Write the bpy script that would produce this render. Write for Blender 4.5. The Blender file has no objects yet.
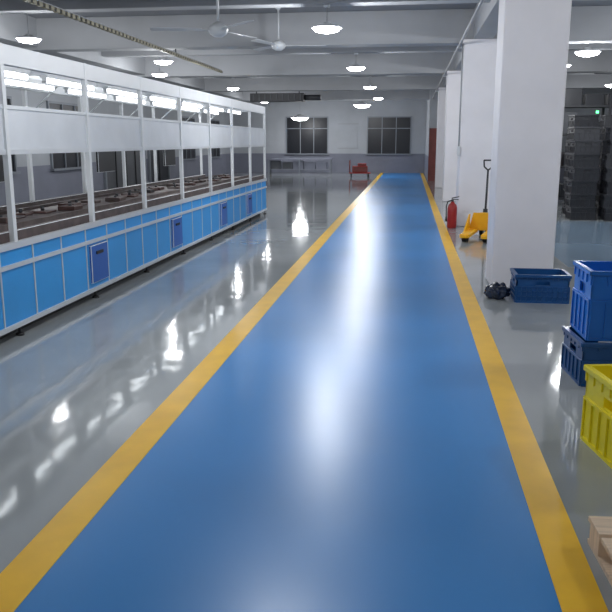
import bpy, bmesh, math, random
from mathutils import Vector, Matrix, noise
random.seed(7)
sc = bpy.context.scene
sc.view_settings.view_transform = 'Standard'

# ---------------------------------------------------------------- materials
def mat(name, col, rough=0.5, metal=0.0, var=0.0, vscale=3.0, bump=0.0, bscale=20.0,
        emit=None, estr=0.0, spec=0.5, rvar=0.0, stretch=None, detail=4):
    m = bpy.data.materials.new(name); m.use_nodes = True
    nt = m.node_tree; b = nt.nodes['Principled BSDF']
    b.inputs['Base Color'].default_value = (*col, 1)
    b.inputs['Roughness'].default_value = rough
    b.inputs['Metallic'].default_value = metal
    b.inputs['Specular IOR Level'].default_value = spec
    if emit:
        b.inputs['Emission Color'].default_value = (*emit, 1)
        b.inputs['Emission Strength'].default_value = estr
    if var > 0 or bump > 0 or rvar > 0:
        tc = nt.nodes.new('ShaderNodeTexCoord')
        mp = nt.nodes.new('ShaderNodeMapping')
        if stretch: mp.inputs['Scale'].default_value = stretch
        nt.links.new(tc.outputs['Object'], mp.inputs['Vector'])
        n = nt.nodes.new('ShaderNodeTexNoise'); n.inputs['Scale'].default_value = vscale
        n.inputs['Detail'].default_value = detail
        nt.links.new(mp.outputs['Vector'], n.inputs['Vector'])
        if var > 0:
            r = nt.nodes.new('ShaderNodeValToRGB'); r.color_ramp.interpolation = 'EASE'
            r.color_ramp.elements[0].position = 0.15; r.color_ramp.elements[1].position = 0.85
            v2 = var*1.6
            r.color_ramp.elements[0].color = (*[c*max(0,1-v2) for c in col], 1)
            r.color_ramp.elements[1].color = (*[min(1, c*(1+v2)) for c in col], 1)
            nt.links.new(n.outputs['Fac'], r.inputs['Fac'])
            nt.links.new(r.outputs['Color'], b.inputs['Base Color'])
        if rvar > 0:
            mr = nt.nodes.new('ShaderNodeMapRange')
            mr.inputs['From Min'].default_value = 0.0; mr.inputs['From Max'].default_value = 1.0
            mr.inputs['To Min'].default_value = max(0.01, rough-rvar*2); mr.inputs['To Max'].default_value = rough+rvar*2
            nt.links.new(n.outputs['Fac'], mr.inputs['Value'])
            nt.links.new(mr.outputs['Result'], b.inputs['Roughness'])
        if bump > 0:
            n2 = nt.nodes.new('ShaderNodeTexNoise'); n2.inputs['Scale'].default_value = bscale
            n2.inputs['Detail'].default_value = 1
            nt.links.new(mp.outputs['Vector'], n2.inputs['Vector'])
            bp = nt.nodes.new('ShaderNodeBump'); bp.inputs['Strength'].default_value = bump
            bp.inputs['Distance'].default_value = 0.02
            nt.links.new(n2.outputs['Fac'], bp.inputs['Height'])
            nt.links.new(bp.outputs['Normal'], b.inputs['Normal'])
    return m

M_floor = mat('grey_epoxy', (0.34,0.365,0.375), 0.07, var=0.09, vscale=0.6, bump=0.13, bscale=2.8, rvar=0.015, detail=2)
M_lane = mat('blue_epoxy', (0.036,0.245,0.62), 0.31, var=0.06, vscale=0.7, bump=0.07, bscale=2.5, detail=1, spec=0.6)
M_reflpatch = mat('floor_reflection_tint', (0.22,0.31,0.41), 0.12, var=0.05, vscale=0.7, bump=0.08, bscale=2.5, detail=1)  # reflected light on the grey floor, put into a pale blue colour
M_line = mat('yellow_line_paint', (0.94,0.53,0.02), 0.34, var=0.06, vscale=4)
M_wall = mat('white_wall_paint', (0.40,0.42,0.45), 0.75, var=0.04, vscale=1.5)
M_dado = mat('grey_dado_paint', (0.19,0.20,0.25), 0.6, var=0.06, vscale=1.5)
M_ceil = mat('ceiling_paint', (0.24,0.25,0.27), 0.85, var=0.08, vscale=0.8)
M_beam = mat('beam_paint', (0.39,0.40,0.42), 0.8, var=0.07, vscale=0.8)
M_pillar = mat('pillar_paint', (0.86,0.84,0.87), 0.6, var=0.03, vscale=2)
M_alu = mat('aluminium_profile', (0.72,0.75,0.78), 0.35, metal=0.35, var=0.03)
M_whitepl = mat('white_sheet', (0.76,0.78,0.80), 0.45, var=0.02)
M_board = mat('white_board', (0.70,0.73,0.77), 0.35, var=0.04)
M_bpanel = mat('blue_panel', (0.035,0.33,0.78), 0.38, var=0.06, vscale=1.2)
M_bdark = mat('dark_blue_panel', (0.02,0.12,0.48), 0.4, var=0.05)
M_black = mat('black_rubber', (0.015,0.015,0.017), 0.5)
M_dark = mat('dark_metal', (0.04,0.042,0.048), 0.5, var=0.1)
M_shutter = mat('dark_grey_shutter', (0.07,0.075,0.085), 0.5, var=0.1)
M_belt = mat('brown_conveyor', (0.085,0.062,0.058), 0.55, var=0.25, vscale=8)
M_part = mat('dark_red_part', (0.085,0.045,0.04), 0.5, var=0.2, vscale=8)
M_red = mat('red_paint', (0.36,0.02,0.02), 0.3, var=0.05)
M_reddoor = mat('red_brown_door', (0.20,0.035,0.027), 0.4, var=0.12)
M_yel = mat('yellow_steel_paint', (0.90,0.48,0.01), 0.35, var=0.05)
M_crb = mat('blue_plastic', (0.012,0.10,0.42), 0.3, var=0.08)
M_crb2 = mat('bright_blue_plastic', (0.015,0.17,0.62), 0.3, var=0.06)
M_crn2 = mat('mid_navy_plastic', (0.012,0.08,0.25), 0.28, var=0.1)
M_cry = mat('yellow_plastic', (0.92,0.78,0.02), 0.35, var=0.04)
M_crk = mat('black_plastic', (0.025,0.027,0.033), 0.35, var=0.1)
M_wood = mat('pine_wood', (0.75,0.58,0.42), 0.6, var=0.12, vscale=6, stretch=(1,12,1))
M_glass = mat('night_glass', (0.012,0.014,0.02), 0.35, spec=0.3)
M_winfr = mat('window_frame', (0.22,0.24,0.27), 0.5, metal=0.2, var=0.02)
M_bag = mat('plastic_bag_film', (0.02,0.03,0.06), 0.18, var=0.4, vscale=9)
M_chain1 = mat('chain_grey_yellow', (0.30,0.28,0.20), 0.5, var=0.1)
M_tube = mat('led_tube', (1,1,1), 0.4, emit=(0.92,0.97,1.0), estr=6.0)
M_bulb = mat('lamp_lens', (1,1,1), 0.4, emit=(0.97,0.98,1.0), estr=25.0)
M_fan = mat('fan_enamel', (0.55,0.57,0.59), 0.35, var=0.03)
M_green = mat('green_led', (0.1,1,0.3), 0.4, emit=(0.1,1,0.3), estr=4.0)
M_conduit = mat('grey_conduit', (0.34,0.35,0.37), 0.5)

# ---------------------------------------------------------------- builder
class MB:
    def __init__(s, name):
        s.name = name; s.bm = bmesh.new(); s.mats = []; s.M = Matrix.Identity(4)
    def mi(s, m):
        if m not in s.mats: s.mats.append(m)
        return s.mats.index(m)
    def box(s, x0,x1,y0,y1,z0,z1, m, bev=0.0):
        vs = [s.bm.verts.new(s.M @ Vector((x,y,z))) for x in (x0,x1) for y in (y0,y1) for z in (z0,z1)]
        i = s.mi(m); fs = []
        for q in ((0,1,3,2),(4,6,7,5),(0,4,5,1),(2,3,7,6),(0,2,6,4),(1,5,7,3)):
            f = s.bm.faces.new([vs[k] for k in q]); f.material_index = i; fs.append(f)
        if bev > 0:
            es = list({e for f in fs for e in f.edges})
            bmesh.ops.bevel(s.bm, geom=es, offset=bev, segments=2, affect='EDGES', profile=0.5)
    def cyl(s, p0, p1, r0, m, r1=None, seg=14):
        r1 = r0 if r1 is None else r1
        p0 = Vector(p0); p1 = Vector(p1); d = (p1-p0).normalized()
        a = d.orthogonal().normalized(); b = d.cross(a); i = s.mi(m)
        A = []; B = []
        for k in range(seg):
            t = 2*math.pi*k/seg; o = a*math.cos(t)+b*math.sin(t)
            A.append(s.bm.verts.new(s.M @ (p0+o*r0))); B.append(s.bm.verts.new(s.M @ (p1+o*r1)))
        for k in range(seg):
            f = s.bm.faces.new((A[k],A[(k+1)%seg],B[(k+1)%seg],B[k])); f.material_index = i; f.smooth = True
        f = s.bm.faces.new(A[::-1]); f.material_index = i
        f = s.bm.faces.new(B); f.material_index = i
    def path(s, pts, r, m, seg=10):
        for a, b in zip(pts[:-1], pts[1:]): s.cyl(a, b, r, m, seg=seg)
    def lathe(s, c, prof, m, seg=28, k_=1.0):
        i = s.mi(m); c = Vector(c); rings = []
        for (r, z) in prof:
            r *= k_; z *= k_
            rings.append([s.bm.verts.new(s.M @ (c+Vector((max(r,1e-4)*math.cos(2*math.pi*k/seg), max(r,1e-4)*math.sin(2*math.pi*k/seg), z)))) for k in range(seg)])
        for A, B in zip(rings[:-1], rings[1:]):
            for k in range(seg):
                f = s.bm.faces.new((A[k],A[(k+1)%seg],B[(k+1)%seg],B[k])); f.material_index = i; f.smooth = True
    def prism(s, pts, off, m):
        i = s.mi(m); off = Vector(off)
        A = [s.bm.verts.new(s.M @ Vector(p)) for p in pts]; B = [s.bm.verts.new(s.M @ (Vector(p)+off)) for p in pts]
        n = len(pts)
        for k in range(n):
            f = s.bm.faces.new((A[k],A[(k+1)%n],B[(k+1)%n],B[k])); f.material_index = i
        f = s.bm.faces.new(A[::-1]); f.material_index = i
        f = s.bm.faces.new(B); f.material_index = i
    def done(s, origin=None):
        bmesh.ops.recalc_face_normals(s.bm, faces=s.bm.faces)
        me = bpy.data.meshes.new(s.name); 
        if origin is not None:
            bmesh.ops.translate(s.bm, verts=s.bm.verts, vec=-Vector(origin))
        s.bm.to_mesh(me); s.bm.free()
        for m in s.mats: me.materials.append(m)
        o = bpy.data.objects.new(s.name, me); sc.collection.objects.link(o)
        if origin is not None: o.location = origin
        return o

XL, XR, YB, YF, ZC = -9.5, 9.0, -5.0, 41.0, 4.0
YC = 33.0   # cross wall on the right

# ---------------------------------------------------------------- shell
b = MB('floor'); b.box(XL-0.2,XR+0.2,YB-0.2,YF+0.2,-0.2,0,M_floor); b.done()
b = MB('ceiling'); b.box(XL-0.2,XR+0.2,YB-0.2,YF+0.2,ZC,ZC+0.2,M_ceil); b.done()
DZ = 1.0
b = MB('wall_left'); b.box(XL-0.2,XL,YB,YF,0,DZ,M_dado); b.box(XL-0.2,XL,YB,YF,DZ,ZC,M_wall); b.done()
b = MB('wall_right'); b.box(XR,XR+0.2,YB,YF,0,DZ,M_dado); b.box(XR,XR+0.2,YB,YF,DZ,ZC,M_wall); b.done()
b = MB('wall_back'); b.box(XL,XR,YF,YF+0.2,0,DZ,M_dado); b.box(XL,XR,YF,YF+0.2,DZ,ZC,M_wall); b.done()
b = MB('wall_front'); b.box(XL,XR,YB-0.2,YB,0,DZ,M_dado); b.box(XL,XR,YB-0.2,YB,DZ,ZC,M_wall); b.done()
b = MB('wall_partition'); b.box(0.78,XR,YC,YC+0.2,0,DZ,M_dado); b.box(0.78,XR,YC,YC+0.2,DZ,ZC,M_wall); b.done()
b = MB('wall_corridor'); b.box(0.78,0.98,YC+0.2,YF,0,DZ,M_dado); b.box(0.78,0.98,YC+0.2,YF,DZ,ZC,M_wall); b.done()

b = MB('blue_walkway'); b.box(-1.33,0.58,YB+0.05,YF-0.05,0.0,0.003,M_lane); b.done()
b = MB('floor_reflection_patch'); b.box(2.1,8.8,10.2,16.2,0.0,0.003,M_reflpatch); b.done()  # bright floor reflection behind the pillars laid in as a coloured patch
for (x0,x1) in ((-1.49,-1.32),(0.57,0.73)):
    b = MB('yellow_floor_line'); b.box(x0,x1,YB+0.05,YF-0.05,0.0,0.005,M_line); b.done()

# beams
for y in (2.5,8.9,15.3,21.7,28.1,34.5):
    b = MB('ceiling_beam'); b.box(XL,XR,y-0.2,y+0.2,3.4,ZC,M_beam,0.01); b.done()
for y in (-0.7,5.7,12.1,18.5,24.9,31.3,37.7):
    b = MB('ceiling_joist'); b.box(XL,XR,y-0.14,y+0.14,3.62,ZC,M_beam,0.01); b.done()
for x in (-7.6,1.28):
    b = MB('ceiling_girder'); b.box(x-0.17,x+0.17,YB,YF,3.45,ZC,M_beam); b.done()
# pillars
PX = 1.275
for y in (8.9,15.3,21.7,28.1):
    b = MB('pillar'); b.box(PX-0.335,PX+0.335,y-0.32,y+0.32,0,3.4,M_pillar,0.02)
    b.box(PX-0.35,PX+0.35,y-0.335,y+0.335,3.36,3.45,M_pillar,0.01); b.done((PX,y,0))
b = MB('ceiling_conduit')
b.cyl((0.86,YB,3.36),(0.86,YC,3.36),0.022,M_conduit); b.cyl((0.92,15.0,3.36),(0.92,15.0,1.5),0.014,M_conduit)
for y in (8.9,15.3,21.7,28.1): b.box(0.83,0.93,y-0.02,y+0.02,3.33,3.385,M_alu)
b.box(0.89,0.94,14.93,15.07,1.35,1.52,M_alu)
b.done()

# ---------------------------------------------------------------- windows / doors
def window(name, axis, a0, a1, z0, z1, pos, sgn, n=3):
    b = MB(name)
    def bx(u0,u1,z0,z1,d0,d1,m):
        lo, hi = sorted((pos+sgn*d0, pos+sgn*d1))
        if axis == 'x': b.box(u0,u1,lo,hi,z0,z1,m)
        else: b.box(lo,hi,u0,u1,z0,z1,m)
    bx(a0,a1,z0,z1,0.0,0.02,M_glass)
    t = 0.06
    bx(a0-t,a1+t,z1,z1+t,0,0.06,M_winfr); bx(a0-t-0.04,a1+t+0.04,z0-t,z0,0,0.12,M_winfr)
    bx(a0-t,a0,z0,z1,0,0.06,M_winfr); bx(a1,a1+t,z0,z1,0,0.06,M_winfr)
    for k in range(1,n):
        u = a0+(a1-a0)*k/n; bx(u-0.02,u+0.02,z0,z1,0.02,0.05,M_winfr)
    zt = z0+(z1-z0)*0.7; bx(a0,a1,zt-0.02,zt+0.02,0.02,0.05,M_winfr)
    return b.done()
window('window_1','x',-6.5,-4.35,1.0,2.85,YF,-1,3)
window('window_2','x',-2.2,0.0,1.0,2.85,YF,-1,3)
k = 3
for (y0,y1) in ((3,5),(8.5,10.5),(14.3,17.6),(19.6,22.0),(31.5,33.5),(36,38)):
    window('window_%d'%k,'y',y0,y1,0.9,2.6,XL,1,3); k += 1
def sidedoor(name, y0, y1, m, nn):
    b = MB(name); X = XL+0.004
    b.box(X,X+0.03,y0,y1,0.004,2.15,m)
    b.box(X,X+0.08,y0-0.1,y0,0.004,2.25,M_winfr); b.box(X,X+0.08,y1,y1+0.1,0.004,2.25,M_winfr); b.box(X,X+0.08,y0,y1,2.15,2.25,M_winfr)
    for i in range(1,nn):
        u = y0+(y1-y0)*i/nn; b.box(X+0.03,X+0.06,u-0.03,u+0.03,0.004,2.15,M_black)
    b.done()
sidedoor('door_1',27.4,29.6,M_glass,2); sidedoor('door_3',23.2,26.8,M_shutter,4)
b = MB('door_2'); Y2 = YC-0.004
b.box(0.84,1.74,Y2-0.05,Y2,0,2.1,M_reddoor)
b.box(0.79,0.84,Y2-0.07,Y2,0,2.16,M_reddoor); b.box(1.74,1.79,Y2-0.07,Y2,0,2.16,M_reddoor); b.box(0.79,1.79,Y2-0.07,Y2,2.1,2.16,M_reddoor)
b.box(0.94,1.64,Y2-0.06,Y2-0.05,0.2,0.95,M_reddoor,0.004); b.box(0.94,1.64,Y2-0.06,Y2-0.05,1.1,1.95,M_reddoor,0.004)
b.cyl((1.66,Y2-0.05,1.02),(1.66,Y2-0.12,1.02),0.015,M_alu); b.cyl((1.66,Y2-0.11,1.02),(1.54,Y2-0.11,1.02),0.012,M_alu); b.done()

# ---------------------------------------------------------------- assembly bench
X0, X1, BY0, BY1 = -3.2, -4.7, 1.2, 17.1
posts = sorted(p for p in [BY1 - 1.6*i for i in range(10)] if p > BY0)
b = MB('assembly_line_bench')
b.box(X1,X0,BY0,BY1,0.74,0.78,M_alu)
for xf in (X0,X1):
    b.box(xf-0.02,xf+0.02,BY0,BY1,0.745,0.80,M_alu)
    b.box(xf-0.015,xf+0.02,BY0,BY1,0.59,0.625,M_alu)
    b.box(xf-0.02,xf+0.02,BY0,BY1,0.09,0.13,M_alu)
n = int((BY1-BY0)/0.535)
w = (BY1-BY0)/n
for i in range(n):
    y0 = BY0+i*w; y1 = y0+w
    yc = (y0+y1)/2
    dk = any(abs(yc-q) < w/2 for q in (7.75,10.2,12.9,15.1,5.0))
    b.box(X0-0.012,X0,y0+0.012,y1-0.012,0.625,0.745,M_bpanel)
    b.box(X0-0.012,X0,y0+0.012,y1-0.012,0.13,0.59,M_bpanel)
    if dk:
        b.box(X0,X0+0.03,y0+0.06,y1-0.06,0.18,0.57,M_bdark,0.008)
        b.box(X0+0.03,X0+0.04,y0+0.18,y1-0.2,0.47,0.50,M_black)
    b.box(X1,X1+0.012,y0+0.012,y1-0.012,0.13,0.745,M_bpanel)
    b.box(X0-0.014,X0+0.006,y0-0.009,y0+0.009,0.09,0.755,M_alu)
for xe in (BY0,BY1):
    b.box(X1,X0,xe-0.012,xe,0.125,0.755,M_bpanel)
    b.box(X1,X0,xe-0.02,xe+0.015,0.60,0.63,M_alu); b.box(X1,X0,xe-0.02,xe+0.015,0.09,0.125,M_alu)
for y in [BY0+0.1]+posts:
    for x in (X0-0.03,X1+0.03):
        b.cyl((x,y-0.03,0),(x,y-0.03,0.02),0.035,M_black); b.cyl((x,y-0.03,0.02),(x,y-0.03,0.10),0.012,M_dark)
b.box(X1+0.1,X0-0.12,BY0+0.1,BY1-0.1,0.0,0.09,M_black)  # shadow under the bench filled in as a black block
b.box(X0-0.10,X0-0.04,BY0,BY1,0.78,0.88,M_belt,0.005)
b.box(X1+0.04,X1+0.10,BY0,BY1,0.78,0.88,M_belt,0.005)
b.box(X0-1.1,X0-0.4,BY0+0.05,BY1-0.05,0.78,0.84,M_belt)
b.box(X0-1.13,X0-1.1,BY0,BY1,0.78,0.87,M_belt); b.box(X0-0.4,X0-0.37,BY0,BY1,0.78,0.87,M_belt)
for y in posts:
    for x in (X0-0.02,X1+0.02):
        b.box(x-0.022,x+0.022,y-0.055,y-0.001,0.78,2.36,M_whitepl)
    b.box(X1+0.02,X0-0.02,y-0.04,y-0.005,2.25,2.29,M_alu)
    b.box(X1+0.02,X0-0.02,y-0.035,y-0.010,1.86,1.885,M_alu)
    b.cyl((X1+0.04,y-0.02,1.9),(X1+0.45,y-0.02,2.26),0.012,M_alu,seg=6)
Yp0 = posts[0]-0.045
b.box(X0-0.05,X0+0.0,Yp0,BY1,2.20,2.36,M_whitepl,0.006)
b.box(X1,X1+0.05,Yp0,BY1,2.22,2.36,M_whitepl,0.006)
b.box(X0-0.55,X0-0.50,Yp0,BY1,2.29,2.33,M_alu); b.box(X0-1.05,X0-1.0,Yp0,BY1,2.29,2.33,M_alu)
for xf in (X0-0.02,X1+0.02):
    b.box(xf-0.012,xf+0.012,Yp0,BY1,1.50,1.54,M_alu)
    b.box(xf-0.012,xf+0.012,Yp0,BY1,1.86,1.89,M_alu)
for p,q in zip(posts[:-1],posts[1:]):
    b.box(X0-0.028,X0-0.020,p+0.004,q-0.055,1.54,1.86,M_board)
    b.box(X1+0.016,X1+0.024,p+0.004,q-0.055,1.54,1.86,M_board)
    for xt in (X0-0.525,X0-1.025):
        b.box(xt-0.04,xt+0.04,p+0.15,q-0.2,2.24,2.29,M_whitepl)
        b.cyl((xt,p+0.17,2.215),(xt,q-0.22,2.215),0.022,M_tube,seg=10)
        for yy in (p+0.15,q-0.22): b.box(xt-0.02,xt+0.02,yy,yy+0.02,2.19,2.24,M_whitepl)
    if int((p-posts[0])/1.6+0.5) % 2 == 1:
        b.box(X1+0.05,X1+0.09,p+0.35,p+1.0,1.15,1.53,M_black,0.006)
bench = b.done()
b = MB('assembly_parts')
y = BY0+0.3
while y < BY1-0.4:
    l = random.uniform(0.15,0.3); x = X0-0.75+random.uniform(-0.15,0.15)
    mm = random.choice([M_part,M_belt,M_dark,M_part,M_belt])
    b.box(x-0.1,x+0.1,y,y+l,0.842,0.842+random.uniform(0.02,0.05),mm,0.006)
    b.cyl((x,y+l/2,0.86),(x,y+l/2,0.91),0.02,M_dark)
    y += l+random.uniform(0.05,0.25)
b.done()

# ---------------------------------------------------------------- cable chain track
b = MB('overhead_cable_chain')
y = -2.0
while y < 19:
    b.box(-4.68,-4.62,y,y+0.09,3.26,3.315,M_chain1,0.006); b.box(-4.67,-4.63,y+0.09,y+0.16,3.27,3.30,M_black)
    y += 0.16
b.box(-4.67,-4.63,-2,19,3.318,3.33,M_conduit)
for y in (2.5,8.9,15.3): b.cyl((-4.65,y,3.33),(-4.65,y,3.399),0.012,M_dark)
b.done()
b = MB('ventilation_duct')
b.box(-5.9,-3.9,28.5,29.0,3.05,3.35,M_dark,0.01)
for i in range(9): b.box(-5.8+i*0.22,-5.75+i*0.22,28.46,28.5,3.09,3.31,M_shutter)
for x in (-5.7,-4.1): b.cyl((x,28.75,3.35),(x,28.75,4.0),0.02,M_dark)
b.cyl((-3.9,28.75,3.2),(-3.3,28.75,3.2),0.1,M_dark)
b.done()

# ---------------------------------------------------------------- pendant lamps
def lamp(x, y, z=3.3, zt=4.0, P=82, r=0.075, col=(0.96,0.98,1.0), s=1.1):
    b = MB('pendant_lamp')
    b.lathe((x,y,z),[(0.0,0.06),(0.05,0.06),(0.06,0.035),(0.12,0.025),(0.19,0.005),(0.195,-0.012),(0.18,-0.008),(0.10,0.015),(0.0,0.02)],M_whitepl,k_=s)
    b.cyl((x,y,z+0.05*s),(x,y,zt),0.008,M_conduit,seg=8); b.cyl((x,y,zt-0.03),(x,y,zt),0.05,M_whitepl)
    b.lathe((x,y,z),[(0.0,0.015),(0.155,0.006),(0.172,-0.015),(0.15,-0.045),(0.08,-0.065),(0.0,-0.07)],M_bulb,k_=s)
    o = b.done((x,y,z))
    L = bpy.data.lights.new('lamp_light','POINT'); L.energy = P; L.shadow_soft_size = r; L.color = col
    lo = bpy.data.objects.new('light', L); sc.collection.objects.link(lo); lo.parent = o; lo.location = (0,0,-0.075*s-r)
    return o
J = 3.62
lamp(-1.3,-0.7,3.3,J); lamp(-1.0,5.7,3.3,J,P=110,r=0.16)  # first lamp is unseen behind the camera, added for extra lighting
lamp(-1.3,12.1,3.3,J,P=130,r=0.16,s=1.2); lamp(-1.3,18.5,3.3,J,s=1.2); lamp(-1.3,24.9,3.3,J,P=60); lamp(-1.3,31.3,3.3,J,P=45)
lamp(-2.25,36.5,3.3,4.0,P=130,r=0.18,s=2.2); lamp(-5.45,38.5,2.8,4.0,P=65,r=0.16,s=2.4)
lamp(-6.4,5.7,3.3,J); lamp(-6.4,12.7,3.3,4.0)
lamp(-6.4,19.6,3.3,4.0); lamp(-5.3,16.5,3.3,4.0); lamp(-5.7,24.9,3.3,J); lamp(-6.2,33,3.3,4.0,P=45)
lamp(3.34,15.9,3.3,4.0,s=1.3); lamp(3.34,18.5,3.3,J); lamp(4.5,5.7,3.3,J,P=130); lamp(4.5,12.1,3.3,J,P=140); lamp(6,24.9,3.3,J,P=80); lamp(4.5,-0.7,3.3,J)  # last lamp also unseen behind the camera, added to light the room

# ---------------------------------------------------------------- ceiling fans
def fan(x, y, z, zt, a0):
    b = MB('ceiling_fan')
    b.lathe((x,y,z),[(0.0,-0.09),(0.06,-0.085),(0.11,-0.05),(0.13,0.0),(0.12,0.04),(0.06,0.08),(0.025,0.10),(0.0,0.10)],M_fan)
    b.cyl((x,y,z+0.09),(x,y,zt),0.016,M_fan,seg=10)
    b.lathe((x,y,zt-0.1),[(0.016,0.0),(0.06,0.05),(0.07,0.1)],M_fan)
    for k in range(3):
        a = math.radians(a0+120*k)
        b.M = Matrix.Translation((x,y,z)) @ Matrix.Rotation(a,4,'Z') @ Matrix.Rotation(math.radians(9),4,'X')
        b.box(0.10,0.24,-0.02,0.02,-0.006,0.006,M_fan)
        b.prism([(0.2,-0.05,0),(0.83,-0.075,0),(0.86,-0.04,0),(0.86,0.05,0),(0.83,0.07,0),(0.2,0.05,0)],(0,0,0.006),M_fan)
        b.M = Matrix.Identity(4)
    b.done((x,y,z))
fan(-2.47,10.0,3.0,4.0,70); fan(-2.4,14.2,3.3,4.0,10)

# ---------------------------------------------------------------- crates
def crate(b, w, d, h, m, t=0.014, grid=False):
    b.box(-w/2,w/2,-d/2,d/2,0,t,m)
    def wall(L):
        hw = 0.07
        b.box(-L/2,L/2,0,t,t,h*0.62,m); b.box(-L/2,L/2,0,t,h*0.76,h,m)
        b.box(-L/2,-hw,0,t,h*0.62,h*0.76,m); b.box(hw,L/2,0,t,h*0.62,h*0.76,m)
        b.box(-L/2-0.012,L/2+0.012,-0.018,0.0,h-0.03,h,m,0.004)
        b.box(-L/2,L/2,-0.010,0.0,h*0.55,h*0.59,m)
        b.box(-L/2,L/2,-0.010,0.0,0.0,0.02,m)
        if grid:
            for g in (0.2,0.38): b.box(-L/2,L/2,-0.010,0.0,h*g,h*g+0.01,m)
        k = max(3,int(L/(0.05 if grid else 0.09)))
        for i in range(k+1):
            x = -L/2+0.006+i*(L-0.012)/k
            b.box(x-0.005,x+0.005,-0.010,0.0,0.02,h*0.55,m)
            b.box(x-0.005,x+0.005,-0.008,0.0,h*0.8,h-0.03,m)
    M0 = b.M.copy()
    b.M = M0 @ Matrix.Translation((0,-d/2,0)); wall(w)
    b.M = M0 @ Matrix.Translation((0,d/2,0)) @ Matrix.Rotation(math.pi,4,'Z'); wall(w)
    b.M = M0 @ Matrix.Translation((-w/2,0,0)) @ Matrix.Rotation(-math.pi/2,4,'Z'); wall(d)
    b.M = M0 @ Matrix.Translation((w/2,0,0)) @ Matrix.Rotation(math.pi/2,4,'Z'); wall(d)
    b.M = M0
def TR(x,y,z,a): return Matrix.Translation((x,y,z)) @ Matrix.Rotation(math.radians(a),4,'Z')

b = MB('blue_plastic_crate'); b.M = TR(1.37,8.0,0,0); crate(b,0.52,0.40,0.29,M_crn2,grid=True); b.done((1.37,8.0,0))
b = MB('blue_crate_stack')
b.M = TR(1.47,5.32,0,4); crate(b,0.62,0.46,0.30,M_crn2)
b.M = TR(1.50,5.34,0.305,2); crate(b,0.60,0.44,0.47,M_crb2)
b.box(-0.28,0.28,-0.20,0.20,0.015,0.38,M_crb)
b.done((1.47,5.32,0))
b = MB('yellow_plastic_crate'); b.M = TR(1.245,3.86,0,10); crate(b,0.42,0.60,0.42,M_cry)
b.done((1.245,3.86,0))
b = MB('wooden_pallet'); b.M = TR(1.29,2.49,0,3)
for x in (-0.45,0,0.45): b.box(x-0.05,x+0.05,-0.5,0.5,0.0,0.018,M_wood)
for x in (-0.45,0,0.45):
    for y in (-0.42,0,0.42): b.box(x-0.05,x+0.05,y-0.06,y+0.06,0.018,0.09,M_wood)
for i in range(6): 
    y = -0.44+i*0.176; b.box(-0.5,0.5,y-0.075,y+0.075,0.09,0.11,M_wood,0.002)
b.done((1.29,2.49,0))
bm = bmesh.new(); bmesh.ops.create_icosphere(bm, subdivisions=4, radius=1)
for v in bm.verts:
    p = v.co.copy(); nz = noise.noise(p*2.2)*0.35+noise.noise(p*6)*0.12
    v.co = Vector((p.x*0.12,p.y*0.13,p.z*0.09))*(1+nz); v.co.z = max(v.co.z,-0.065)
zmin = min(v.co.z for v in bm.verts)
for v in bm.verts: v.co.z -= zmin
for f in bm.faces: f.smooth = True; f.material_index = 0
me = bpy.data.meshes.new('plastic_bag'); bm.to_mesh(me); bm.free(); me.materials.append(M_bag)
o = bpy.data.objects.new('plastic_bag', me); sc.collection.objects.link(o); o.location = (0.95,8.02,0)

for (x,y,nn,a) in ((3.60,16.75,7,3),(4.27,16.6,7,-4),(3.75,17.8,8,5),(4.45,17.9,8,0),(5.0,16.8,6,2)):
    b = MB('black_crate_stack')
    for i in range(nn):
        b.M = TR(x+random.uniform(-.03,.03),y,i*0.272,a+random.uniform(-2,2)); crate(b,0.50,0.42,0.27,M_crk)
        b.box(-0.23,0.23,-0.19,0.19,0.015,0.2,M_dark)
    b.done((x,y,0))
b = MB('storage_rack'); rx0,rx1,ry0,ry1 = 3.2,6.6,20.3,21.0
for x in (rx0,(rx0+rx1)/2,rx1):
    for y in (ry0,ry1): b.box(x-0.03,x+0.03,y-0.03,y+0.03,0,2.75,M_dark)
for z in (0.15,0.95,1.75,2.45):
    b.box(rx0,rx1,ry0,ry1,z,z+0.05,M_dark)
    x = rx0+0.1
    while x < rx1-0.6:
        ww = random.uniform(0.35,0.55); b.box(x,x+ww,ry0+0.05,ry1-0.1,z+0.05,z+0.05+random.uniform(0.25,0.55),random.choice([M_dark,M_crk,M_crk,M_shutter,M_crk]),0.01); x += ww+0.08
b.box(4.58,4.64,ry0+0.02,ry0+0.05,2.3,2.36,M_green)
b.done()

# ---------------------------------------------------------------- pallet jack
JP = (1.30,13.45,0)
b = MB('pallet_jack'); b.M = TR(*JP,-13)
for sx in (-1,1):
    x = sx*0.17
    b.box(x-0.08,x+0.08,-0.95,0.0,0.075,0.13,M_yel,0.008)
    b.prism([(x-0.08,-0.95,0.075),(x+0.08,-0.95,0.075),(x+0.05,-1.08,0.085),(x-0.05,-1.08,0.085)],(0,0,0.035),M_yel)
    b.cyl((x-0.05,-0.85,0.04),(x+0.05,-0.85,0.04),0.04,M_black)
    b.box(x-0.055,x-0.045,-0.9,-0.78,0.03,0.08,M_dark); b.box(x+0.045,x+0.055,-0.9,-0.78,0.03,0.08,M_dark)
    xg = x-0.08 if sx < 0 else x+0.06
    b.prism([(xg,-0.6,0.125),(xg,0.0,0.125),(xg,0.0,0.38),(xg,-0.06,0.38)],(0.02,0,0),M_yel)
b.prism([(-0.25,0.0,0.10),(0.25,0.0,0.10),(0.18,0.0,0.40),(-0.18,0.0,0.40)],(0,0.06,0),M_yel)
b.box(-0.10,0.10,0.05,0.18,0.16,0.40,M_yel,0.02)
b.cyl((0,0.16,0.12),(0,0.16,0.46),0.04,M_dark)
b.cyl((-0.08,0.16,0.09),(-0.02,0.16,0.09),0.09,M_black,seg=20); b.cyl((0.02,0.16,0.09),(0.08,0.16,0.09),0.09,M_black,seg=20)
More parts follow.
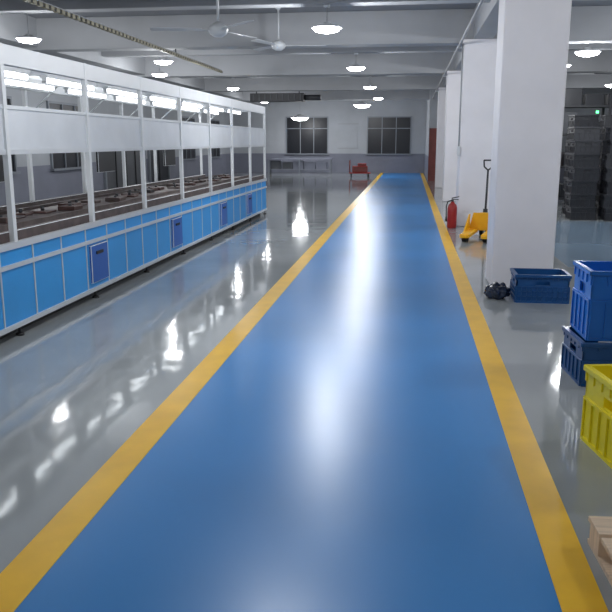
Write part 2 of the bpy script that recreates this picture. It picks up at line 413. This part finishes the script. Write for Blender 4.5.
b.cyl((0,0.17,0.44),(0,0.26,1.12),0.018,M_dark)
b.path([(0,0.26,1.12),(-0.07,0.27,1.18),(-0.08,0.28,1.29),(0.08,0.28,1.29),(0.07,0.27,1.18),(0,0.26,1.12)],0.013,M_black)
b.done(JP)

def ext(x,y):
    b = MB('fire_extinguisher')
    b.lathe((x,y,0),[(0.0,0.0),(0.085,0.0),(0.09,0.02),(0.09,0.38),(0.075,0.44),(0.035,0.475),(0.03,0.50),(0.0,0.50)],M_red)
    b.cyl((x,y,0.49),(x,y,0.54),0.022,M_dark); b.box(x-0.02,x+0.11,y-0.012,y+0.012,0.53,0.545,M_black)
    b.prism([(x-0.02,y-0.012,0.55),(x+0.12,y-0.012,0.585),(x+0.12,y-0.012,0.60),(x-0.02,y-0.012,0.57)],(0,0.024,0),M_black)
    b.path([(x-0.02,y,0.52),(x-0.09,y,0.50),(x-0.115,y,0.40),(x-0.11,y,0.22)],0.011,M_black); b.cyl((x-0.11,y,0.22),(x-0.11,y,0.12),0.012,M_black,r1=0.022)
    b.done((x,y,0))
ext(0.83,14.7)

# ---------------------------------------------------------------- far end furniture
b = MB('platform_trolley'); b.M = TR(-2.3,36.2,0,8)
b.box(-0.5,0.5,-0.3,0.3,0.16,0.20,M_red,0.01)
for x in (-0.4,0.4):
    for y in (-0.22,0.22): b.cyl((x-0.02,y,0.06),(x+0.02,y,0.06),0.06,M_black); b.box(x-0.03,x+0.03,y-0.03,y+0.03,0.1,0.16,M_dark)
b.path([(-0.47,-0.25,0.2),(-0.47,-0.25,0.75),(-0.47,0.25,0.75),(-0.47,0.25,0.2)],0.018,M_reddoor)
b.box(-0.35,0.35,-0.2,0.2,0.2,0.5,M_reddoor,0.02); b.box(-0.1,0.3,-0.15,0.15,0.5,0.62,M_reddoor,0.02)
b.done((-2.3,36.2,0))
b = MB('work_table'); 
b.box(-7.3,-3.9,39.2,39.9,0.72,0.76,M_dado)
for x in (-7.2,-5.6,-4.0):
    for y in (39.25,39.85): b.box(x-0.025,x+0.025,y-0.025,y+0.025,0,0.72,M_winfr)
b.box(-7.2,-4.0,39.3,39.8,0.2,0.23,M_winfr)
for i in range(5): b.box(-7.1+i*0.6,-6.6+i*0.6,39.35,39.7,0.23,0.23+random.uniform(0.3,0.45),random.choice([M_dado,M_shutter]),0.01)
b.done()
b = MB('wall_notice_board'); b.box(-3.75,-2.75,YF-0.03,YF,1.3,2.5,M_wall,0.005); b.box(-3.8,-2.7,YF-0.02,YF,1.25,1.3,M_conduit); b.box(-3.8,-2.7,YF-0.02,YF,2.5,2.55,M_conduit); b.done()

# ---------------------------------------------------------------- world & camera
w = bpy.data.worlds.new('World'); sc.world = w; w.use_nodes = True
w.node_tree.nodes['Background'].inputs[0].default_value = (0.02,0.025,0.04,1)
w.node_tree.nodes['Background'].inputs[1].default_value = 1.0
cam = bpy.data.cameras.new('Camera'); cam.sensor_width = 36; cam.lens = 36*760/612
co = bpy.data.objects.new('Camera', cam); sc.collection.objects.link(co)
co.location = (0,0,1.6); co.rotation_euler = (math.radians(77.82),0,math.radians(7.62))
cam.clip_end = 200
sc.camera = co
